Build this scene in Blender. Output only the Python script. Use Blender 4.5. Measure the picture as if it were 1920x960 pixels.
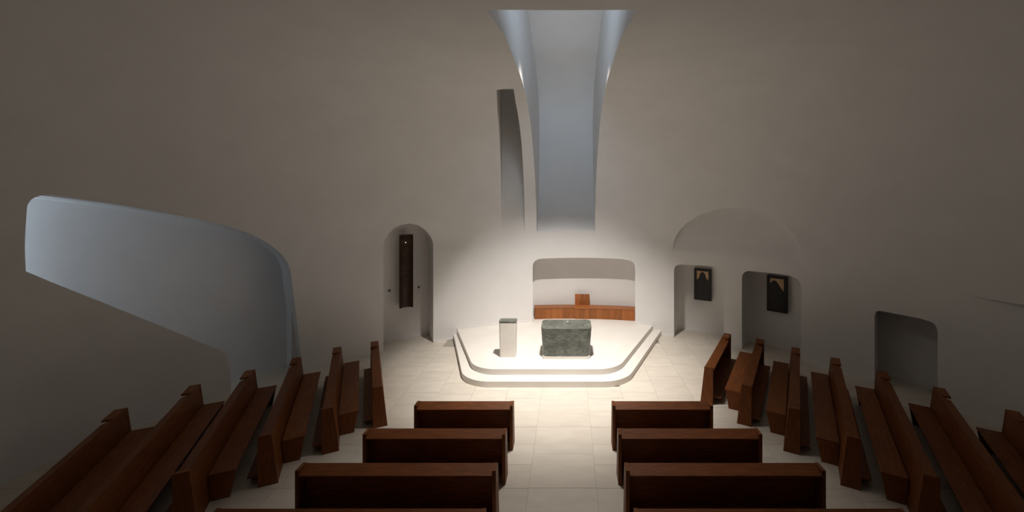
import bpy, bmesh, math, random
from mathutils import Vector, Matrix

random.seed(7)
scene = bpy.context.scene
COL = scene.collection
for o in list(bpy.data.objects):
    bpy.data.objects.remove(o, do_unlink=True)
R = math.radians

# ------------------------------------------------------------------ camera
CAMH = 5.2
FPX, PX, PY = 780.0, 1066.0, 360.0          # focal length and principal point, 1920x960 frame
cam_d = bpy.data.cameras.new('camera')
cam = bpy.data.objects.new('camera', cam_d)
COL.objects.link(cam)
cam.location = (0, 0, CAMH)
cam.rotation_euler = (R(90), 0, 0)
cam_d.sensor_width = 36
cam_d.sensor_fit = 'HORIZONTAL'
cam_d.lens = 36 * FPX / 1920
cam_d.shift_x = -(PX - 960) / 1920
cam_d.shift_y = -(480 - PY) / 1920
cam_d.clip_start = .05
scene.camera = cam

# ------------------------------------------------------------------ world, exposure
w = bpy.data.worlds.new('world')
scene.world = w
w.use_nodes = True
w.node_tree.nodes['Background'].inputs[0].default_value = (.5, .6, .75, 1)
w.node_tree.nodes['Background'].inputs[1].default_value = .3
vs = scene.view_settings
vs.view_transform = 'Standard'
vs.look = 'None'
vs.gamma = 1
vs.use_curve_mapping = False
vs.exposure = 0.4

# ------------------------------------------------------------------ room geometry (metres; room axis at (0, CY))
CY = 4.95
def R0(t):                                    # wall radius at floor level, t in degrees from +Y
    return 10.42 + .45 * math.exp(-(t - 3) ** 2 / (2 * 16 ** 2))
PROF = [(1, -.3), (1, 1.2), (1, 2.4), (1, 3.0), (.997, 3.71), (.965, 4.84), (.916, 5.86), (.828, 6.86),
        (.722, 7.6), (.576, 8.03), (.402, 8.14), (.247, 8.12), (.1, 8.10), (.02, 8.10)]
def catmull(P, n):
    out = []
    for i in range(len(P) - 1):
        p0, p1, p2, p3 = P[max(i - 1, 0)], P[i], P[i + 1], P[min(i + 2, len(P) - 1)]
        for k in range(n):
            t = k / n
            out.append(tuple(.5 * ((2 * b) + (-a + c) * t + (2 * a - 5 * b + 4 * c - d) * t * t + (-a + 3 * b - 3 * c + d) * t ** 3)
                             for a, b, c, d in zip(p0, p1, p2, p3)))
    out.append(P[-1])
    return out
PROFS = catmull(PROF, 7)
def rho(z):
    for a, b in zip(PROFS, PROFS[1:]):
        if a[1] <= z <= b[1] and b[1] > a[1]:
            return a[0] + (b[0] - a[0]) * (z - a[1]) / (b[1] - a[1])
    return 1.0 if z < 1 else .3
def pol(t, r, z):
    return Vector((r * math.sin(R(t)), CY + r * math.cos(R(t)), z))

# ------------------------------------------------------------------ large lights
def area(name, loc, size, power, color, aim, sy=None, spread=180):
    d = bpy.data.lights.new(name, 'AREA')
    d.energy = power
    d.color = color
    d.size = size
    d.spread = R(spread)
    if sy:
        d.shape = 'RECTANGLE'
        d.size_y = sy
    o = bpy.data.objects.new(name, d)
    COL.objects.link(o)
    o.location = loc
    o.rotation_euler = (Vector(aim) - Vector(loc)).to_track_quat('-Z', 'Y').to_euler()
    return o
def spot(name, loc, aim, power, color, angle, blend=.6, rad=.06):
    d = bpy.data.lights.new(name, 'SPOT')
    d.energy = power
    d.color = color
    d.spot_size = R(angle)
    d.spot_blend = blend
    d.shadow_soft_size = rad
    o = bpy.data.objects.new(name, d)
    COL.objects.link(o)
    o.location = loc
    o.rotation_euler = (Vector(aim) - Vector(loc)).to_track_quat('-Z', 'Y').to_euler()
    return o
WARM = (1, .935, .86)
COOL = (.64, .81, 1)
# lamps up in the roof slot, above the picture: they give the pool of light on the platform and the front of the aisle
for sx in (-.25, -.1, .05):
    spot('altar_spot_offscreen', (sx, 9.8, 9.85), (sx * .6 - .15, 12.8, 0), 1400, WARM, 65, 1.0, .06)
spot('aisle_spot_offscreen', (-.1, 8.9, 9.65), (-.1, 8.8, 0), 720, WARM, 68, 1.0, .08)
# roof daylight at the head of the slot, above the picture
area('slot_skylight_offscreen', (-.1, 6.8, 9.45), 1.9, 22, COOL, (-.1, 16.5, 8.6), 1.7, 75)
# daylight entering the passage behind the parapet from its far end, outside the picture
lb_ = pol(-85.0, R0(-85) + .5, 4.2)
area('passage_window_left_offscreen', lb_, .6, 26, COOL, pol(-76, R0(-76) + .85, 4.3), 1.7)

# ------------------------------------------------------------------ materials
def mat(name, color, rough=.6, color2=None, scale=4.0, detail=4.0, bump=0.0, bscale=60.0, stretch=(1, 1, 1), spec=.5, coat=0.0, lo=.35, hi=.65, rnd=0.0):
    m = bpy.data.materials.new(name)
    m.use_nodes = True
    nt = m.node_tree
    b = nt.nodes['Principled BSDF']
    b.inputs['Roughness'].default_value = rough
    b.inputs['Specular IOR Level'].default_value = spec
    b.inputs['Coat Weight'].default_value = coat
    b.inputs['Base Color'].default_value = (*color, 1)
    tc = nt.nodes.new('ShaderNodeTexCoord')
    mp = nt.nodes.new('ShaderNodeMapping')
    mp.inputs['Scale'].default_value = stretch
    nt.links.new(tc.outputs['Object'], mp.inputs['Vector'])
    vec = mp.outputs['Vector']
    if rnd:
        oi = nt.nodes.new('ShaderNodeObjectInfo')
        ad = nt.nodes.new('ShaderNodeVectorMath')
        ad.operation = 'MULTIPLY_ADD'
        cb = nt.nodes.new('ShaderNodeCombineXYZ')
        for k in range(3):
            nt.links.new(oi.outputs['Random'], cb.inputs[k])
        nt.links.new(cb.outputs[0], ad.inputs[0])
        ad.inputs[1].default_value = (37, 53, 71)
        nt.links.new(vec, ad.inputs[2])
        vec = ad.outputs[0]
    if color2:
        n = nt.nodes.new('ShaderNodeTexNoise')
        n.inputs['Scale'].default_value = scale
        n.inputs['Detail'].default_value = detail
        nt.links.new(vec, n.inputs['Vector'])
        cr = nt.nodes.new('ShaderNodeValToRGB')
        cr.color_ramp.elements[0].position = lo
        cr.color_ramp.elements[1].position = hi
        cr.color_ramp.elements[0].color = (*color, 1)
        cr.color_ramp.elements[1].color = (*color2, 1)
        nt.links.new(n.outputs['Fac'], cr.inputs['Fac'])
        out = cr.outputs['Color']
        if rnd:
            hs = nt.nodes.new('ShaderNodeHueSaturation')
            ma = nt.nodes.new('ShaderNodeMapRange')
            ma.inputs['To Min'].default_value = 1 - rnd
            ma.inputs['To Max'].default_value = 1 + rnd
            nt.links.new(oi.outputs['Random'], ma.inputs['Value'])
            nt.links.new(ma.outputs[0], hs.inputs['Value'])
            nt.links.new(out, hs.inputs['Color'])
            out = hs.outputs[0]
        nt.links.new(out, b.inputs['Base Color'])
    if bump:
        n2 = nt.nodes.new('ShaderNodeTexNoise')
        n2.inputs['Scale'].default_value = bscale
        n2.inputs['Detail'].default_value = 3
        nt.links.new(vec, n2.inputs['Vector'])
        bp = nt.nodes.new('ShaderNodeBump')
        bp.inputs['Strength'].default_value = bump
        bp.inputs['Distance'].default_value = .01
        nt.links.new(n2.outputs['Fac'], bp.inputs['Height'])
        nt.links.new(bp.outputs['Normal'], b.inputs['Normal'])
    return m
M = {}
M['plaster'] = mat('plaster', (.80, .785, .77), .9, (.83, .815, .80), 1.3, 5, .08, 40, spec=.2)
M['stone'] = mat('limestone', (.64, .585, .51), .55, (.69, .635, .555), 2.2, 6, .03, 30, (1, 2.5, 1), .35, rnd=.035)
M['joint'] = mat('floor_joint', (.40, .36, .31), .9)
M['step'] = mat('step_stone', (.77, .73, .68), .55, (.80, .765, .72), 2.0, 5, .02, 30, spec=.35)
M['wood'] = mat('stained_oak', (.130, .038, .009), .5, (.25, .078, .018), 3.0, 6, .10, 30, (1.2, 16, 16), .25, lo=.3, hi=.7, rnd=.12)
M['woodv'] = mat('stained_oak_upright', (.130, .038, .009), .5, (.25, .078, .018), 3.0, 6, .10, 30, (16, 16, 1.2), .25, lo=.3, hi=.7, rnd=.12)
M['bench'] = mat('bench_oak', (.26, .083, .022), .45, (.37, .132, .038), 3.0, 6, .08, 30, (18, 18, 1.4), .35, lo=.3, hi=.7, rnd=.24)
M['dark'] = mat('dark_timber', (.034, .016, .010), .5, (.075, .036, .022), 3.0, 5, .15, 25, (14, 14, 3), .4, rnd=.25)
M['black'] = mat('black_frame', (.012, .011, .010), .5, spec=.4)
M['figure'] = mat('dark_paint', (.010, .010, .010), .55, (.035, .033, .030), 9.0, 6, .2, 30, lo=.45, hi=.75)
M['gold'] = mat('gold_ground', (.60, .36, .17), .4, (.80, .56, .32), 9.0, 5, .1, 40)
M['metal'] = mat('grey_metal', (.10, .10, .105), .4)
M['whitestone'] = mat('white_stone', (.74, .70, .65), .5, (.78, .75, .70), 3.0, 5, .02, 40)

def marble():
    m = bpy.data.materials.new('green_marble')
    m.use_nodes = True
    nt = m.node_tree
    b = nt.nodes['Principled BSDF']
    b.inputs['Roughness'].default_value = .28
    tc = nt.nodes.new('ShaderNodeTexCoord')
    mp = nt.nodes.new('ShaderNodeMapping')
    mp.inputs['Scale'].default_value = (1, 1.2, 2.2)
    mp.inputs['Rotation'].default_value = (.1, .25, .3)
    nt.links.new(tc.outputs['Object'], mp.inputs['Vector'])
    n = nt.nodes.new('ShaderNodeTexNoise')
    n.inputs['Scale'].default_value = 3.5
    n.inputs['Detail'].default_value = 9
    n.inputs['Distortion'].default_value = 1.2
    nt.links.new(mp.outputs[0], n.inputs['Vector'])
    c1 = nt.nodes.new('ShaderNodeValToRGB')
    c1.color_ramp.elements[0].position = .3
    c1.color_ramp.elements[0].color = (.06, .068, .058, 1)
    c1.color_ramp.elements[1].position = .72
    c1.color_ramp.elements[1].color = (.16, .17, .148, 1)
    nt.links.new(n.outputs['Fac'], c1.inputs['Fac'])
    n2 = nt.nodes.new('ShaderNodeTexNoise')
    n2.inputs['Scale'].default_value = 2.1
    n2.inputs['Detail'].default_value = 8
    n2.inputs['Distortion'].default_value = 2.5
    nt.links.new(mp.outputs[0], n2.inputs['Vector'])
    c2 = nt.nodes.new('ShaderNodeValToRGB')
    e = c2.color_ramp.elements
    e[0].position = .585
    e[0].color = (0, 0, 0, 1)
    e[1].position = .61
    e[1].color = (1, 1, 1, 1)
    e2 = e.new(.64)
    e2.color = (0, 0, 0, 1)
    nt.links.new(n2.outputs['Fac'], c2.inputs['Fac'])
    n3 = nt.nodes.new('ShaderNodeTexVoronoi')
    n3.inputs['Scale'].default_value = 13
    nt.links.new(tc.outputs['Object'], n3.inputs['Vector'])
    c3 = nt.nodes.new('ShaderNodeValToRGB')
    c3.color_ramp.elements[0].position = .07
    c3.color_ramp.elements[0].color = (1, 1, 1, 1)
    c3.color_ramp.elements[1].position = .12
    c3.color_ramp.elements[1].color = (0, 0, 0, 1)
    nt.links.new(n3.outputs['Distance'], c3.inputs['Fac'])
    lt = nt.nodes.new('ShaderNodeMath')
    lt.operation = 'MAXIMUM'
    mu = nt.nodes.new('ShaderNodeMath')
    mu.operation = 'MULTIPLY'
    mu.inputs[1].default_value = .55
    gt = nt.nodes.new('ShaderNodeMath')
    gt.operation = 'MULTIPLY'
    n4 = nt.nodes.new('ShaderNodeTexNoise')
    n4.inputs['Scale'].default_value = 3.0
    nt.links.new(tc.outputs['Object'], n4.inputs['Vector'])
    c4 = nt.nodes.new('ShaderNodeMath')
    c4.operation = 'GREATER_THAN'
    c4.inputs[1].default_value = .58
    nt.links.new(n4.outputs['Fac'], c4.inputs[0])
    nt.links.new(c3.outputs[0], gt.inputs[0])
    nt.links.new(c4.outputs[0], gt.inputs[1])
    nt.links.new(c2.outputs[0], mu.inputs[0])
    nt.links.new(mu.outputs[0], lt.inputs[0])
    nt.links.new(gt.outputs[0], lt.inputs[1])
    mx = nt.nodes.new('ShaderNodeMix')
    mx.data_type = 'RGBA'
    nt.links.new(lt.outputs[0], mx.inputs[0])
    nt.links.new(c1.outputs[0], mx.inputs[6])
    mx.inputs[7].default_value = (.34, .36, .33, 1)
    nt.links.new(mx.outputs[2], b.inputs['Base Color'])
    return m
M['marble'] = marble()
def emit(name, col, s):
    m = bpy.data.materials.new(name)
    m.use_nodes = True
    b = m.node_tree.nodes['Principled BSDF']
    b.inputs['Base Color'].default_value = (.8, .8, .8, 1)
    b.inputs['Emission Color'].default_value = (*col, 1)
    b.inputs['Emission Strength'].default_value = s
    return m
M['flame'] = emit('lamp_flame', (1, .85, .7), 3)

# ------------------------------------------------------------------ helpers
def link(name, me, m, parent=None, loc=None):
    o = bpy.data.objects.new(name, me)
    COL.objects.link(o)
    if m is not None and not me.materials:
        me.materials.append(m)
    if parent is not None:
        o.parent = parent
    if loc is not None:
        o.location = loc
    return o
def obj(name, bm, m, parent=None, loc=None, smooth=None):
    bmesh.ops.recalc_face_normals(bm, faces=bm.faces[:])
    me = bpy.data.meshes.new(name)
    bm.to_mesh(me)
    bm.free()
    if smooth is not None:
        for p in me.polygons:
            p.use_smooth = True
        me.set_sharp_from_angle(angle=R(smooth))
    return link(name, me, m, parent, loc)
def empty(name, loc, rz, label, cat, group=None):
    o = bpy.data.objects.new(name, None)
    COL.objects.link(o)
    o.location = loc
    o.rotation_euler = (0, 0, rz)
    o.empty_display_size = .1
    tag(o, label, cat, group)
    return o
def tag(o, label, cat, group=None):
    o['label'] = label
    o['category'] = cat
    if group:
        o['group'] = group
    return o
def struct(o):
    o['kind'] = 'structure'
    return o
def box(bm, x0, x1, y0, y1, z0, z1):
    v = [bm.verts.new(p) for p in ((x0, y0, z0), (x1, y0, z0), (x1, y1, z0), (x0, y1, z0), (x0, y0, z1), (x1, y0, z1), (x1, y1, z1), (x0, y1, z1))]
    for f in ((0, 3, 2, 1), (4, 5, 6, 7), (0, 1, 5, 4), (1, 2, 6, 5), (2, 3, 7, 6), (3, 0, 4, 7)):
        bm.faces.new([v[i] for i in f])
    return v
def bev(bm, w, seg=2, ang=30):
    ed = [e for e in bm.edges if len(e.link_faces) == 2 and e.calc_face_angle(0) > R(ang)]
    bmesh.ops.bevel(bm, geom=ed, offset=w, segments=seg, affect='EDGES', profile=.5)
def prism_x(poly, x0, x1):                   # polygon in (y, z), extruded along x
    bm = bmesh.new()
    a = [bm.verts.new((x0, y, z)) for y, z in poly]
    b = [bm.verts.new((x1, y, z)) for y, z in poly]
    n = len(poly)
    bm.faces.new(a[::-1])
    bm.faces.new(b)
    for i in range(n):
        bm.faces.new((a[i], a[(i + 1) % n], b[(i + 1) % n], b[i]))
    return bm
def prism_z(poly, z0, z1, top=None):         # polygon in (x, y), extruded up; top = other outline of same count
    bm = bmesh.new()
    a = [bm.verts.new((x, y, z0)) for x, y in poly]
    b = [bm.verts.new((x, y, z1)) for x, y in (top or poly)]
    n = len(poly)
    bm.faces.new(a[::-1])
    bm.faces.new(b)
    for i in range(n):
        bm.faces.new((a[i], a[(i + 1) % n], b[(i + 1) % n], b[i]))
    return bm
def fillet(P, rads, n=8):                    # rounded polygon corners
    out = []
    N = len(P)
    for i in range(N):
        p = Vector(P[i]); a = Vector(P[i - 1]); b = Vector(P[(i + 1) % N]); r = rads[i]
        if r <= 0:
            out.append(tuple(p)); continue
        u = (a - p).normalized(); v = (b - p).normalized()
        ang = u.angle(v)
        d = r / math.tan(ang / 2)
        c = p + (u + v).normalized() * (r / math.sin(ang / 2))
        s = p + u * d; e = p + v * d
        a0 = math.atan2(s.y - c.y, s.x - c.x); a1 = math.atan2(e.y - c.y, e.x - c.x)
        da = (a1 - a0 + math.pi) % (2 * math.pi) - math.pi
        for k in range(n + 1):
            t = a0 + da * k / n
            out.append((c.x + r * math.cos(t), c.y + r * math.sin(t)))
    return out
def arc_slab(t0, t1, r0, r1, z0, z1, n, bm=None):   # curved block about the room axis
    bm = bm or bmesh.new()
    rows = []
    for i in range(n + 1):
        t = t0 + (t1 - t0) * i / n
        a, b = (r0(t), r1(t)) if callable(r0) else (r0, r1)
        rows.append([bm.verts.new(pol(t, rr, z)) for rr, z in ((a, z0), (b, z0), (b, z1), (a, z1))])
    for p, q in zip(rows, rows[1:]):
        for k in range(4):
            bm.faces.new((p[k], p[(k + 1) % 4], q[(k + 1) % 4], q[k]))
    bm.faces.new(rows[0][::-1])
    bm.faces.new(rows[-1])
    return bm

# ------------------------------------------------------------------ walls and ceiling: one vaulted shell with niches cut out
NT = 420
def shell_mesh():
    bm = bmesh.new()
    prof = [(p[0], p[1]) for p in PROFS]
    rings = []
    for a, z in prof:
        rings.append([bm.verts.new(pol(360 * i / NT, R0((360 * i / NT + 180) % 360 - 180) * a, z)) for i in range(NT)])
    rings.append([bm.verts.new(pol(360 * i / NT, .2, 12.0)) for i in range(NT)])
    rings.append([bm.verts.new(pol(360 * i / NT, 13.4, 12.0)) for i in range(NT)])
    rings.append([bm.verts.new(pol(360 * i / NT, 13.4, -.3)) for i in range(NT)])
    k = len(prof)
    # inner rings, then a pole closing the ceiling, then top, outside, bottom
    def band(A, B):
        for i in range(NT):
            j = (i + 1) % NT
            bm.faces.new((A[i], A[j], B[j], B[i]))
    for a, b in zip(rings[:k], rings[1:k]):
        band(a, b)
    pole = bm.verts.new((0, CY, 8.10))
    pole2 = bm.verts.new((0, CY, 12.0))
    for i in range(NT):
        j = (i + 1) % NT
        bm.faces.new((rings[k - 1][i], rings[k - 1][j], pole))
        bm.faces.new((rings[k][j], rings[k][i], pole2))
    band(rings[k], rings[k + 1])
    band(rings[k + 1], rings[k + 2])
    band(rings[k + 2], rings[0])
    bmesh.ops.recalc_face_normals(bm, faces=bm.faces[:])
    return bm

CUT = bmesh.new()
def cutter(G, rf, rb, bm=None, shift=0.0):
    bm = bm or CUT
    ni, nj = len(G), len(G[0])
    F = [[bm.verts.new(pol(t, rf(t, z), z)) for t, z in row] for row in G]
    B = [[bm.verts.new(pol(t + shift, rb(t, z), z)) for t, z in row] for row in G]
    for i in range(ni - 1):
        for j in range(nj - 1):
            bm.faces.new((F[i][j], F[i + 1][j], F[i + 1][j + 1], F[i][j + 1]))
            bm.faces.new((B[i][j + 1], B[i + 1][j + 1], B[i + 1][j], B[i][j]))
    for i in range(ni - 1):
        bm.faces.new((F[i + 1][0], F[i][0], B[i][0], B[i + 1][0]))
        bm.faces.new((F[i][-1], F[i + 1][-1], B[i + 1][-1], B[i][-1]))
    for j in range(nj - 1):
        bm.faces.new((F[0][j], F[0][j + 1], B[0][j + 1], B[0][j]))
        bm.faces.new((F[-1][j + 1], F[-1][j], B[-1][j], B[-1][j + 1]))
def interp(T, x):
    if x <= T[0][0]: return T[0][1]
    for a, b in zip(T, T[1:]):
        if x <= b[0]:
            return a[1] + (b[1] - a[1]) * (x - a[0]) / max(b[0] - a[0], 1e-9)
    return T[-1][1]
def front(t, z):
    return R0(t) * rho(max(z, 0)) - .35
def niche(top, bot, depth, nj=6, rl=0.0, rr=0.0, step=.6, shift=0.0):
    """top, bot: tables (angle, height) along the opening; rl/rr: radius of the vertical inner corners"""
    ts = sorted(set([a for a, _ in top] + [a for a, _ in bot]))
    full = []
    for a, b in zip(ts, ts[1:]):
        n = max(1, int((b - a) / step))
        full += [a + (b - a) * k / n for k in range(n)]
    full.append(ts[-1])
    w0, w1 = ts[0], ts[-1]
    for c, w in ((rl, w0), (rr, w1)):
        if c:
            for k in range(1, 9):
                x = c * (1 - math.cos(R(90 * k / 8)))
                full.append(w + math.copysign(math.degrees(x / 10.8), 1 if w == w0 else -1))
    full = sorted(set(round(v, 4) for v in full))
    G = []
    for t in full:
        zt, zb = interp(top, t), interp(bot, t)
        G.append([(t, zb + (zt - zb) * j / nj) for j in range(nj + 1)])
    def back(t, z):
        d = depth
        x = R(t - w0) * 10.8
        if rl and x < rl: d = depth - rl + math.sqrt(max(0, rl * rl - (rl - x) ** 2))
        x = R(w1 - t) * 10.8
        if rr and x < rr: d = depth - rr + math.sqrt(max(0, rr * rr - (rr - x) ** 2))
        return R0(t) + d
    cutter(G, front, back, shift=shift)
LOW = -.2
# large opening with the sloping parapet: a hole in the wall onto a passage that runs behind it
LTOP = [(-75.52, 4.98), (-75.35, 5.07), (-75.1, 5.11), (-74.7, 5.14), (-74.05, 5.15), (-71.85, 5.066), (-68.41, 4.932), (-64.61, 4.76), (-60.42, 4.546), (-56.96, 4.322),
        (-54.22, 4.085), (-51.82, 3.771), (-50.22, 3.461), (-49.41, 3.19), (-49.05, 2.953), (-48.73, 2.433), (-48.32, 1.735), (-47.91, .973), (-47.58, .467), (-47.3, LOW + .05)]
niche(LTOP, [(-75.52, 4.93), (-75.36, 4.671), (-75.06, 4.153), (-74.75, 3.736), (-69.2, 2.927), (-62.76, 1.968), (-57.72, 1.198), (-56.93, 1.065), (-56.65, .95), (-56.55, .85), (-56.5, LOW), (-47.3, LOW)], .40, 10)
PT = [(-88.0, 5.2), (-76.0, 5.2), (-74.0, 5.125)] + [(a, z - .012) for a, z in LTOP if a > -73 and a < -48]
G = [[(t, LOW - .02 + (interp(PT, t) - LOW + .02) * j / 10) for j in range(11)] for t in [-88 + k for k in range(15)] + [a for a, z in PT if a > -74]]
cutter(G, lambda t, z: R0(t) + .16, lambda t, z: R0(t) + .88)
# tall arched niche
niche([(-35.1, 3.45), (-35.03, 3.56), (-34.85, 3.68), (-34.34, 3.837), (-33.45, 4.013), (-32.29, 4.119), (-30.72, 4.153), (-29.1, 4.079), (-27.8, 3.891), (-26.87, 3.664), (-26.5, 3.5), (-26.4, 3.37)],
      [(-35.1, LOW), (-26.4, LOW)], .93)
# bench niche on the platform
niche([(-7.18, 2.42), (-7.1, 2.5), (-6.9, 2.57), (-6.32, 2.65), (-5.4, 2.685), (-1.65, 2.695), (2.9, 2.70), (6.9, 2.70), (10.8, 2.688), (12.15, 2.65), (12.8, 2.59), (13.1, 2.52), (13.25, 2.43)],
      [(-7.18, .1), (13.25, .1)], .80)
# two picture niches
niche([(20.78, 2.36), (20.85, 2.46), (21.1, 2.55), (21.74, 2.61), (24.7, 2.635), (27.7, 2.645), (28.6, 2.63), (29.3, 2.57), (29.75, 2.48), (29.93, 2.38), (29.96, 2.28)],
      [(20.78, LOW), (29.96, LOW)], 1.02, 6, .34, .12)
niche([(33.07, 2.36), (33.15, 2.45), (33.45, 2.55), (34.1, 2.61), (37.1, 2.625), (39.5, 2.625), (40.9, 2.61), (41.8, 2.56), (42.3, 2.48), (42.55, 2.37), (42.6, 2.27)],
      [(33.07, LOW), (42.6, LOW)], .96, 6, .34, .12)
# low doorway niche
niche([(53.08, 1.82), (53.14, 1.9), (53.36, 1.98), (53.76, 2.005), (55.2, 2.01), (57.9, 2.015), (59.3, 2.005), (59.9, 1.97), (60.25, 1.89), (60.35, 1.77)],
      [(53.08, LOW), (60.35, LOW)], .92, shift=-1.3)
# shallow arch over the picture niches: deepest at its crown, running out into the wall below
ARCH = [(20.5, 2.97), (20.6, 3.2), (20.8, 3.433), (21.2, 3.63), (21.86, 3.84), (23.3, 4.115), (25.77, 4.42), (28.84, 4.617), (31.79, 4.678), (34.95, 4.643), (37.93, 4.472), (40.17, 4.19),
        (41.62, 3.891), (42.37, 3.533), (42.71, 3.148), (42.85, 2.97)]
ts = []
for a, b in zip(ARCH, ARCH[1:]):
    n = max(1, int((b[0] - a[0]) / .6))
    ts += [a[0] + (b[0] - a[0]) * k / n for k in range(n)]
ts.append(ARCH[-1][0])
G = [[(t, 2.95 + (interp(ARCH, t) - 2.95) * j / 14) for j in range(15)] for t in ts]
cutter(G, front, lambda t, z: R0(t) * rho(z) - .012 + .48 * max(0, (z - 2.95) / 1.73) ** 1.5)
# narrow slit beside the roof slot
arc = [pol(t, R0(t) * .9985, 0) for t in (-9.0, -10.2, -11.4, -12.6, -13.6)]
SLIT = [(-1.48, 11.2), (-1.53, 12.0), (-1.555, 13.76), (-1.60, 14.8), (-1.625, 15.4)] + [(-1.63, arc[0].y)] + [tuple(p.xy) for p in arc[1:-1]] + [(-2.45, arc[-1].y), (-2.43, 15.08), (-2.38, 14.68), (-2.22, 13.4), (-2.10, 12.28), (-1.94, 11.2)]
tb = prism_z(SLIT, 3.58, 9.0)
bmesh.ops.triangulate(tb, faces=[f for f in tb.faces if len(f.verts) > 4])
tm_ = bpy.data.meshes.new('slit_cut')
tb.to_mesh(tm_)
tb.free()
CUT.from_mesh(tm_)
# shallow recess in the wall beyond the low doorway: its upper edge is crisp, below it runs out
G = [[(t, 1.7 + (2.79 + .03 * (t - 63) / 20 - 1.7) * j / 12) for j in range(13)] for t in [63.0 + .5 * k for k in range(48)]]
cutter(G, front, lambda t, z: R0(t) - .008 + .14 * min(1, (t - 63) / 6) * max(0, (z - 1.75) / 1.05) ** 2)
# roof slot: straight-sided shaft rising from the wall, over the vault, to the roof glazing
SLOT = [(6.65, 7.2), (6.65, 10.6), (11.9, 10.6), (13.0, 10.42), (14.1, 10.12), (15.4, 9.75), (16.43, 9.2), (17.0, 8.6), (17.2, 7.9), (17.15, 7.0), (16.8, 5.8), (16.3, 4.6), (15.92, 3.72),
        (15.2, 3.72), (14.5, 4.9), (13.3, 6.1), (12.0, 6.9), (10.5, 7.4)]
SLOT = SLOT[:2] + catmull(SLOT[2:13], 5) + SLOT[13:]
sb = prism_x(SLOT[:2] + [(7.8, 10.6)] + SLOT[2:] + [(7.8, 7.2)], -1.2, 1.0)
for v in sb.verts:                           # the mouth flares slightly at its head
    if v.co.y < 7.0:
        v.co.x += math.copysign(.11, v.co.x + .1)
bmesh.ops.triangulate(sb, faces=[f for f in sb.faces if len(f.verts) > 4])
sm_ = bpy.data.meshes.new('slot_cut')
sb.to_mesh(sm_)
sb.free()
CUT.from_mesh(sm_)
bmesh.ops.recalc_face_normals(CUT, faces=CUT.faces[:])
cm = bpy.data.meshes.new('cut')
CUT.to_mesh(cm)
CUT.free()
sb = shell_mesh()
shm = bpy.data.meshes.new('shell')
sb.to_mesh(shm)
sb.free()
shell = bpy.data.objects.new('shell', shm)
COL.objects.link(shell)
cuto = bpy.data.objects.new('cutter', cm)
COL.objects.link(cuto)
md = shell.modifiers.new('cut', 'BOOLEAN')
md.operation = 'DIFFERENCE'
md.solver = 'EXACT'
md.use_self = True
md.object = cuto
dg = bpy.context.evaluated_depsgraph_get()
res = bpy.data.meshes.new_from_object(shell.evaluated_get(dg))
bpy.data.objects.remove(shell)
bpy.data.objects.remove(cuto)
def shell_part(name, test):
    bm = bmesh.new()
    bm.from_mesh(res)
    kill = []
    for fc in bm.faces:
        c = fc.calc_center_median()
        t = math.degrees(math.atan2(c.x, c.y - CY))
        up = c.z > 6.9
        if not test(t, up):
            kill.append(fc)
    bmesh.ops.delete(bm, geom=kill, context='FACES')
    me = bpy.data.meshes.new(name)
    bm.to_mesh(me)
    bm.free()
    me.materials.clear()
    for p in me.polygons:
        p.use_smooth = True
    me.set_sharp_from_angle(angle=R(28))
    return struct(link(name, me, M['plaster']))
shell_part('ceiling', lambda t, up: up)
shell_part('wall_left', lambda t, up: not up and -100 < t <= -22)
shell_part('wall_back', lambda t, up: not up and -22 < t <= 18)
shell_part('wall_right', lambda t, up: not up and 18 < t <= 100)
shell_part('wall_front', lambda t, up: not up and (t <= -100 or t > 100))

# baseboards: a slim plaster plinth along the foot of the wall and inside the niches
def baseboard(name, t0, t1, off, z0=0.0):
    n = max(2, int((t1 - t0) / .8))
    struct(obj(name, arc_slab(t0, t1, lambda t: R0(t) + off - .02, lambda t: R0(t) + off + .004, z0, z0 + .06, n), M['plaster'], smooth=30))
baseboard('baseboard_left', -100, -56.6, 0)
baseboard('baseboard_left', -47.2, -35.15, 0)
baseboard('baseboard_left', -26.35, -22.6, 0)
baseboard('baseboard_niche', -88, -48.0, .88)
baseboard('baseboard_niche', -35.05, -26.45, .93)
baseboard('baseboard_niche', 22.4, 29.4, 1.02)
baseboard('baseboard_niche', 34.6, 42.1, .96)
baseboard('baseboard_niche', 51.9, 58.9, .92)
baseboard('baseboard_back', -22.0, -7.2, 0, .32)
baseboard('baseboard_back', 13.3, 16.6, 0, .32)
baseboard('baseboard_right', 18.4, 20.7, 0)
baseboard('baseboard_right', 30.0, 33.0, 0)
baseboard('baseboard_right', 42.65, 52.6, 0)
baseboard('baseboard_right', 60.0, 100, 0)

# ------------------------------------------------------------------ floor with stone tiles
fb = prism_z([tuple(pol(i * 3, 12.6, 0).xy) for i in range(120)], -.25, -.012)
floor = struct(obj('floor', fb, M['joint']))
AX = -.105                                   # aisle axis
LOWP = [(-4.9, 15.35), (-2.72, 11.06), (1.50, 11.06), (3.83, 15.35)]
def inside_plat(x, y):
    if y < 11.25: return False
    k = (y - 11.06) / (15.35 - 11.06)
    return -2.72 - 2.18 * k + .5 < x < 1.5 + 2.33 * k - .5
def proj(x, y, z=0):
    return PX + x / y * FPX, PY + (CAMH - z) / y * FPX
tiles = []
GAP = .0045
cols = [(AX - .595, AX + .595, .952, 8.26)]
for s in (-1, 1):
    x = AX + s * .595
    k = 0
    while abs(x) < 11.6:
        x2 = x + s * .885
        cols.append((min(x, x2), max(x, x2), .635, 8.57 if k == 0 else 8.57 + random.choice((0, .21, .42, .32))))
        x = x2
        k += 1
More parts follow.
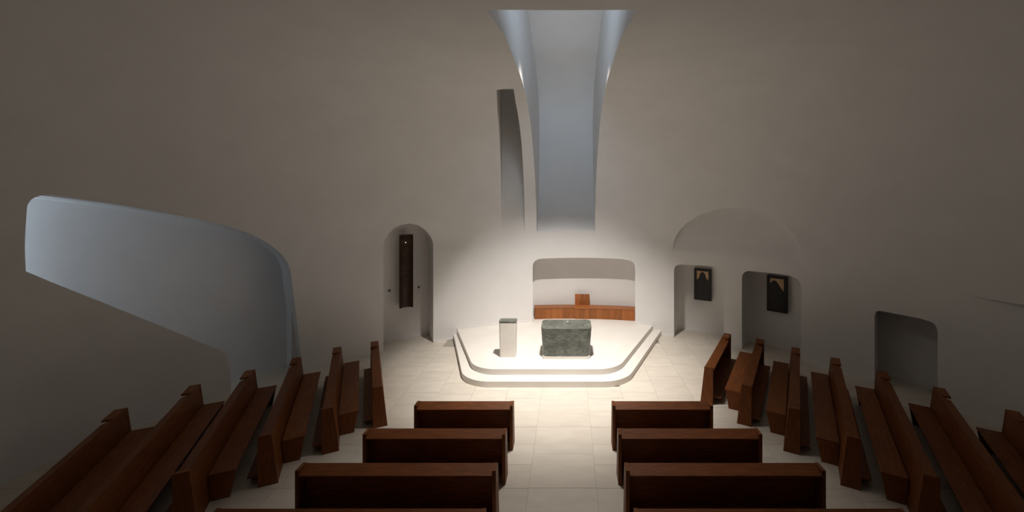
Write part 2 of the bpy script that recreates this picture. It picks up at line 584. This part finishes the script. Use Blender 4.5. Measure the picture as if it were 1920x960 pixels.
for xa, xb, dp, y00 in cols:
    n0 = int((-6 - y00) / dp)
    for i in range(n0, n0 + 40):
        ya = y00 + i * dp
        yb = ya + dp
        xc, yc = (xa + xb) / 2, (ya + yb) / 2
        if math.hypot(xc, yc - CY) > 11.9 or inside_plat(xc, yc):
            continue
        vis = 0
        if yc > 3.2:
            u, v = proj(xc, yc)
            if -40 < u < 1960 and v < 985 and math.hypot(xc, yc - CY) < 10.9:
                vis = (xb - xa) * dp / yc ** 3
        tiles.append((vis, xa, xb, ya, yb, dp))
tiles.sort(key=lambda t: -t[0])
tm = {}
def tile_mesh(dx, dy):
    k = (round(dx, 3), round(dy, 3))
    if k not in tm:
        bm = bmesh.new()
        box(bm, -dx / 2 + GAP / 2, dx / 2 - GAP / 2, -dy / 2 + GAP / 2, dy / 2 - GAP / 2, -.012, 0)
        bmesh.ops.recalc_face_normals(bm, faces=bm.faces[:])
        tm[k] = bpy.data.meshes.new('tile')
        bm.to_mesh(tm[k])
        bm.free()
    return tm[k]
rest = bmesh.new()
for i, (vis, xa, xb, ya, yb, dp) in enumerate(tiles):
    if i < 298 and vis > 0:
        link('tile', tile_mesh(xb - xa, yb - ya), M['stone'], floor, ((xa + xb) / 2, (ya + yb) / 2, random.uniform(-.0007, .0007)))
    else:
        box(rest, xa + GAP / 2, xb - GAP / 2, ya + GAP / 2, yb - GAP / 2, -.012, 0)
ro = obj('tile_field', rest, M['stone'], floor)
ro['kind'] = 'stuff'

# ------------------------------------------------------------------ altar platform of two steps
plat = empty('altar_platform', (AX, 13.2, 0), 0, 'pale stone platform of two rounded steps carrying the altar and lectern', 'platform')
def rel(P, o=plat):
    return [(x - o.location.x, y - o.location.y) for x, y in P]
def step(name, P, rad, z0, z1, ta, tb):
    back = [tuple(pol(tb + (ta - tb) * k / 10, R0(tb + (ta - tb) * k / 10) + .02, 0).xy) for k in range(11)]
    Q = fillet([P[0], P[1], P[2], P[3]] , [0, rad, rad, 0], 14) + back[1:-1]
    bm = prism_z(rel(Q), z0, z1)
    return obj(name, bm, M['step'], plat)
pa, pb = pol(-22.6, R0(-22.6) + .02, 0).xy, pol(18.3, R0(18.3) + .02, 0).xy
step('lower_step', [tuple(pa), (-2.78, 11.06), (1.52, 11.06), tuple(pb)], .95, .0, .16, -22.6, 18.3)
pa2, pb2 = pol(-21.9, R0(-21.9) + .02, 0).xy, pol(16.7, R0(16.7) + .02, 0).xy
back = [tuple(pol(t, R0(t) + (.02 if not (-7.1 < t < 13.2) else .79), 0).xy) for t in [14, 13.21, 13.19, 11, 8, 5, 2, -1, -4, -7.09, -7.11, -12, -17]]
Q = fillet([tuple(pa2), (-2.60, 11.46), (1.34, 11.46), tuple(pb2)], [0, .85, .85, 0], 14) + back
obj('upper_step', prism_z(rel(Q), .16, .32), M['step'], plat)

# ------------------------------------------------------------------ altar
def rrect(w, d, r, n=7):
    return fillet([(-w / 2, -d / 2), (w / 2, -d / 2), (w / 2, d / 2), (-w / 2, d / 2)], [r] * 4, n)
altar = empty('altar', (-.065, 12.55, .32), 0, 'green grey veined marble block altar with rounded corners on pale plinth', 'altar')
obj('plinth', prism_z(rrect(1.395, .83, .10), 0, .075), M['whitestone'], altar)
bm = prism_z(rrect(1.375, .80, .13), .083, .895, rrect(1.49, .88, .16))
bev(bm, .008, 2, 60)
obj('marble_block', bm, M['marble'], altar, smooth=35)
obj('bedding_joint', prism_z(rrect(1.30, .72, .1), .075, .083), M['whitestone'], altar)
bm = bmesh.new()
bmesh.ops.create_cone(bm, cap_ends=True, segments=20, radius1=.028, radius2=.028, depth=.006, matrix=Matrix.Translation((0, 0, .003)))
lt = tag(obj('relic_disc', bm, M['whitestone'], None, (-.03, 12.78, 1.2155)), 'small white disc lying on the green marble altar top', 'disc')

lec = empty('lectern', (-1.80, 12.42, .32), 0, 'slim white stone lectern with dark marble top', 'lectern')
bm = prism_z(rrect(.47, .30, .05), 0, 1.02, rrect(.50, .31, .05))
obj('column', bm, M['whitestone'], lec, smooth=35)
bm = prism_z(rrect(.51, .32, .05), 1.02, 1.06)
obj('reading_top', bm, M['marble'], lec)

# ------------------------------------------------------------------ curved bench with presider seat
bc = pol(3.2, 11.3, .32)
bench = empty('curved_bench', bc, 0, 'curved honey brown wooden bench with tall centre back in the altar niche', 'bench')
def bpart(name, bm, parent=bench, m='bench'):
    bmesh.ops.translate(bm, vec=-bc, verts=bm.verts[:])
    return obj(name, bm, M[m], parent)
T0, T1 = -6.75, 13.1
bpart('bench_seat', arc_slab(T0, 1.2, 11.06, 11.50, .715, .75, 16))
bpart('bench_seat', arc_slab(4.2, T1, 11.06, 11.50, .715, .75, 16))
bpart('bench_carcass', arc_slab(T0 + .05, T1 - .05, 11.10, 11.48, .322, .712, 24), m='woodv')
n = 7
for a, b in ((T0, 1.2), (4.2, T1)):
    for k in range(n):
        t0 = a + (b - a) * k / n
        t1 = a + (b - a) * (k + 1) / n
        bpart('front_board', arc_slab(t0 + .012, t1 - .012, 11.073, 11.10, .325, .713, 2))
for k in range(3):
    bpart('seat_board', arc_slab(1.2 + k + .012, 2.2 + k - .012, 11.03, 11.10, .325, .713, 1))
bpart('presider_seat', arc_slab(1.2, 4.2, 11.01, 11.44, .715, .757, 4))
for k in range(3):
    t0 = 1.25 + k * 2.9 / 3
    bpart('back_board', arc_slab(t0 + .012, t0 + 2.9 / 3 - .012, 11.44, 11.48, .715, 1.175, 1))

# ------------------------------------------------------------------ pews
FR, RB = .10, -.20                           # front foot and rear edge of the end panel
def panel_poly(h=.9):
    return [(RB, 0), (FR, 0), (0, h), (RB, h)]
def make_pew(loc, rz, L, label, group, mirror=False, seat=True, side=True):
    """x runs along the pew from the aisle end (0) to the far end (L); +y is the way the sitter faces"""
    t = empty('pew' if seat else 'kneeling_bench', loc, rz, label, 'pew' if seat else 'kneeler', group)
    s = -1 if mirror else 1
    T = .058
    def px(name, poly, x0, x1, m='wood', par=t, b=.006):
        bm = prism_x(poly, min(s * x0, s * x1), max(s * x0, s * x1))
        bev(bm, b, 1)
        return obj(name, bm, M[m], par)
    def fy(z):                                # front face of the backrest at height z
        return FR * (1 - z / .9)
    far = .44 if side else T
    px('end_panel', panel_poly(), 0, T, 'woodv')
    px('end_panel', panel_poly(), L - T, L, 'woodv')
    px('backrest', [(fy(.01) - .045, .008), (fy(.01) - .004, .008), (-.004, .895), (-.05, .875), (-.05, .8)], T, L - T)
    px('book_ledge', [(-.05, .877), (-.01, .894), (-.01, .897), (-.198, .822), (-.198, .797), (-.05, .852)], T, L - far, b=.003)
    if side:
        px('ledge_cap', [(-.048, .86), (-.002, .86), (-.002, .899), (-.199, .899), (-.199, .862)], L - far, L - T, b=.003)
    i0 = .10
    kn = px('kneeler', [(.015, .165), (.01, .20), (-.37, .185), (-.37, .15)], i0, L - i0)
    for x in (i0 + .10, L - i0 - .16):
        px('bracket', [(-.09, .02), (-.09, .164), (-.33, .148), (-.31, .10)], x, x + .04, par=kn, b=.003)
    if seat:
        a = .58
        b = L - .06 if side else L - .58
        px('seat', [(fy(.45) + .02, .415), (.44, .42), (.45, .455), (fy(.45) + .02, .45)], a, b)
        for x in (a + .005, b - .055):
            px('seat_support', [(fy(.0) + .004, .002), (.36, .002), (.435, .417), (fy(.4) + .014, .414)], x, x + .05, 'woodv', b=.003)
    return t
ORD = ['first', 'second', 'third', 'fourth', 'fifth', 'sixth', 'seventh']
# centre block, facing the altar, either side of the aisle
for i, (y, xl, xr) in enumerate([(8.567, -3.11, 2.91), (7.58, -3.655, 3.44), (6.615, -4.22, 3.97), (5.66, -4.78, 4.53)]):
    seat = i > 0
    nm = 'kneeling rail' if not seat else 'pew'
    lb = ('dark brown kneeling rail facing the altar, %s side of the centre aisle, no seat' if not seat else
          'dark brown pew facing the altar, %s side of the aisle, ' + ['', 'shortest of its block', 'second behind the kneeling rail', 'longest of its block'][i])
    make_pew((-1.12, y, 0), 0, -1.12 - xl, lb % 'lectern', 'centre pews beside the aisle', True, seat, False)
    make_pew((.885, y, 0), 0, xr - .885, lb % 'painting', 'centre pews beside the aisle', False, seat, False)
# slanted block below the sloping parapet, facing right; x runs along (-sin a, cos a)
AL, AR = 26.0, 29.1
Ln = [((-4.12, 9.22), (-5.50, 12.02)), ((-4.70, 8.31), (-6.32, 11.57)), ((-5.28, 7.39), (-6.98, 10.86)), ((-5.85, 6.41), (-7.60, 10.09)), ((-6.43, 5.47), (-8.24, 9.32)), ((-7.0, 4.5), (-8.79, 8.30))]
for i, (a, b) in enumerate(Ln):
    L = math.dist(a, b)
    ang = math.atan2(b[1] - a[1], b[0] - a[0])
    lb = ('brown kneeling rail in the slanted block by the tall arched niche, no seat' if i == 0 else
          '%s slanted brown pew back from the kneeling rail by the tall arched niche' % ORD[i - 1])
    # facing right of the running direction: mirrored x so that +y faces the altar
    make_pew((a[0], a[1], 0), ang + math.pi, L, lb, 'slanted pews under the parapet', True, i > 0, True)
Rn = [((3.35, 10.25), (4.75, 12.70)), ((3.87, 9.30), (5.53, 12.23)), ((4.40, 8.31), (6.19, 11.54)), ((4.91, 7.33), (6.83, 10.84)), ((5.41, 6.34), (7.44, 10.04)), ((5.92, 5.35), (8.06, 9.20)), ((6.43, 4.37), (8.65, 8.24))]
for i, (a, b) in enumerate(Rn):
    L = math.dist(a, b)
    ang = math.atan2(b[1] - a[1], b[0] - a[0])
    lb = ('brown kneeling rail in the slanted block by the framed paintings, no seat' if i == 0 else
          '%s slanted brown pew back from the kneeling rail by the framed paintings' % ORD[i - 1])
    make_pew((a[0], a[1], 0), ang, L, lb, 'slanted pews by the paintings', False, i > 0, True)

# ------------------------------------------------------------------ dark timber channel in the arched niche
tc_ = -30.68
chan_loc = pol(tc_, R0(tc_) + .50, 1.18)
chan = empty('timber_cross_channel', chan_loc, R(-tc_), 'tall dark hollowed timber channel hanging in the arched niche', 'sculpture')
NB = 14
Hc = 2.54
for k in range(NB):
    z0 = Hc * k / NB
    z1 = Hc * (k + 1) / NB - .006
    # concave towards the room: local -y
    outer, inner = [], []
    for i in range(13):
        a = R(-78 + 156 * i / 12)
        inner.append((.215 * math.sin(a) / math.sin(R(78)), .0 + .20 * (math.cos(a) - math.cos(R(78)))))
    poly = [(-.215, 0)] + inner[1:-1] + [(.215, 0), (.215, .195), (-.215, .195)]
    bm = prism_z(poly, z0, z1)
    obj('channel_block', bm, M['dark'], chan)
bm = prism_z([(-.16, .195), (.16, .195), (.16, .21), (-.16, .21)], .1, Hc - .1)
obj('back_plate', bm, M['metal'], chan)
for z in (.5, 2.1):
    bm = bmesh.new()
    box(bm, -.03, .03, .21, .425, z, z + .06)
    obj('wall_bracket', bm, M['metal'], chan)
lamp = empty('sanctuary_lamp', pol(tc_ - .1, R0(tc_) + .58, 3.42), R(-tc_), 'tiny lit lamp on the dark timber channel', 'lamp')
bm = bmesh.new()
bmesh.ops.create_cone(bm, cap_ends=True, segments=14, radius1=.03, radius2=.03, depth=.02, matrix=Matrix.Translation((0, -.0, 0)))
obj('cup', bm, M['metal'], lamp)
bm = bmesh.new()
bmesh.ops.create_icosphere(bm, subdivisions=2, radius=.011, matrix=Matrix.Translation((0, 0, .028)))
obj('flame', bm, M['flame'], lamp)
for t, lb in ((-33.21, 'small grey wall knob in arched niche, between timber channel and parapet opening'), (-28.26, 'small grey wall knob in arched niche, between timber channel and altar')):
    k = empty('wall_knob', pol(t, R0(t) + .93, 1.77), R(-t), lb, 'knob', 'knobs in the arched niche')
    bm = bmesh.new()
    bmesh.ops.create_cone(bm, cap_ends=True, segments=18, radius1=.045, radius2=.045, depth=.02, matrix=Matrix.Translation((0, -.009, 0)) @ Matrix.Rotation(R(90), 4, 'X'))
    obj('rose', bm, M['metal'], k)
    bm = bmesh.new()
    bmesh.ops.create_cone(bm, cap_ends=True, segments=18, radius1=.03, radius2=.025, depth=.05, matrix=Matrix.Translation((0, -.044, 0)) @ Matrix.Rotation(R(90), 4, 'X'))
    obj('cup', bm, M['metal'], k)

# ------------------------------------------------------------------ framed paintings in the niches
def painting(pa, pb, z0, z1, label, arch):
    a, b = Vector((*pa, 0)), Vector((*pb, 0))
    W = (b - a).length
    H = z1 - z0
    d = (b - a).normalized()
    rz = math.atan2(d.y, d.x)
    mid = (a + b) / 2
    t = empty('framed_painting', (mid.x, mid.y, z0), rz, label, 'painting', 'paintings in the wall niches')
    # local -y faces the room
    bm = bmesh.new()
    box(bm, -W / 2, W / 2, .02, .13, 0, H)
    obj('panel', bm, M['black'], t)
    fw = W * .16
    for nm, r in (('frame_rail', (-W / 2, W / 2, 0, fw * .6)), ('frame_rail', (-W / 2, W / 2, H - fw * .8, H)), ('frame_stile', (-W / 2, -W / 2 + fw, fw * .6, H - fw * .8)), ('frame_stile', (W / 2 - fw, W / 2, fw * .6, H - fw * .8))):
        bm = bmesh.new()
        box(bm, r[0], r[1], -.005, .02, r[2], r[3])
        bev(bm, .004, 1)
        obj(nm, bm, M['black'], t)
    gx = W / 2 - fw
    gz0, gz1 = H * .52, H - fw * .8
    bm = bmesh.new()
    box(bm, -gx, gx, .014, .02, gz0, gz1)
    obj('gold_ground', bm, M['gold'], t)
    # dark robed figure: an outline with its own thickness in front of the gold
    if arch:
        top = [(-1, .30), (-.86, .36), (-.62, .47), (-.52, .62), (-.42, .80), (-.2, .90), (0, .93), (.2, .90), (.42, .80), (.52, .62), (.62, .47), (.86, .36), (1, .28)]
    else:
        top = [(-1, .62), (-.8, .72), (-.6, .82), (-.35, .85), (-.1, .80), (.1, .72), (.3, .58), (.5, .42), (.75, .28), (1, .18)]
    pts = [(x * gx, gz0 + (gz1 - gz0) * z) for x, z in top]
    bm = bmesh.new()
    f_ = [bm.verts.new((x, .002, z)) for x, z in [(-gx, fw * .6)] + pts + [(gx, fw * .6)]]
    b_ = [bm.verts.new((x, .014, z)) for x, z in [(-gx, fw * .6)] + pts + [(gx, fw * .6)]]
    bm.faces.new(f_)
    bm.faces.new(b_[::-1])
    n = len(f_)
    for i in range(n):
        bm.faces.new((f_[i], b_[i], b_[(i + 1) % n], f_[(i + 1) % n]))
    obj('dark_figure', bm, M['figure'], t)
painting((4.655, 15.43), (5.185, 15.13), 1.22, 2.37, 'black framed dark painting of a hooded figure before a gold ground', True)
painting((6.68, 14.02), (7.16, 13.625), 1.21, 2.40, 'black framed dark painting with sloping dark shape under gold corner', False)
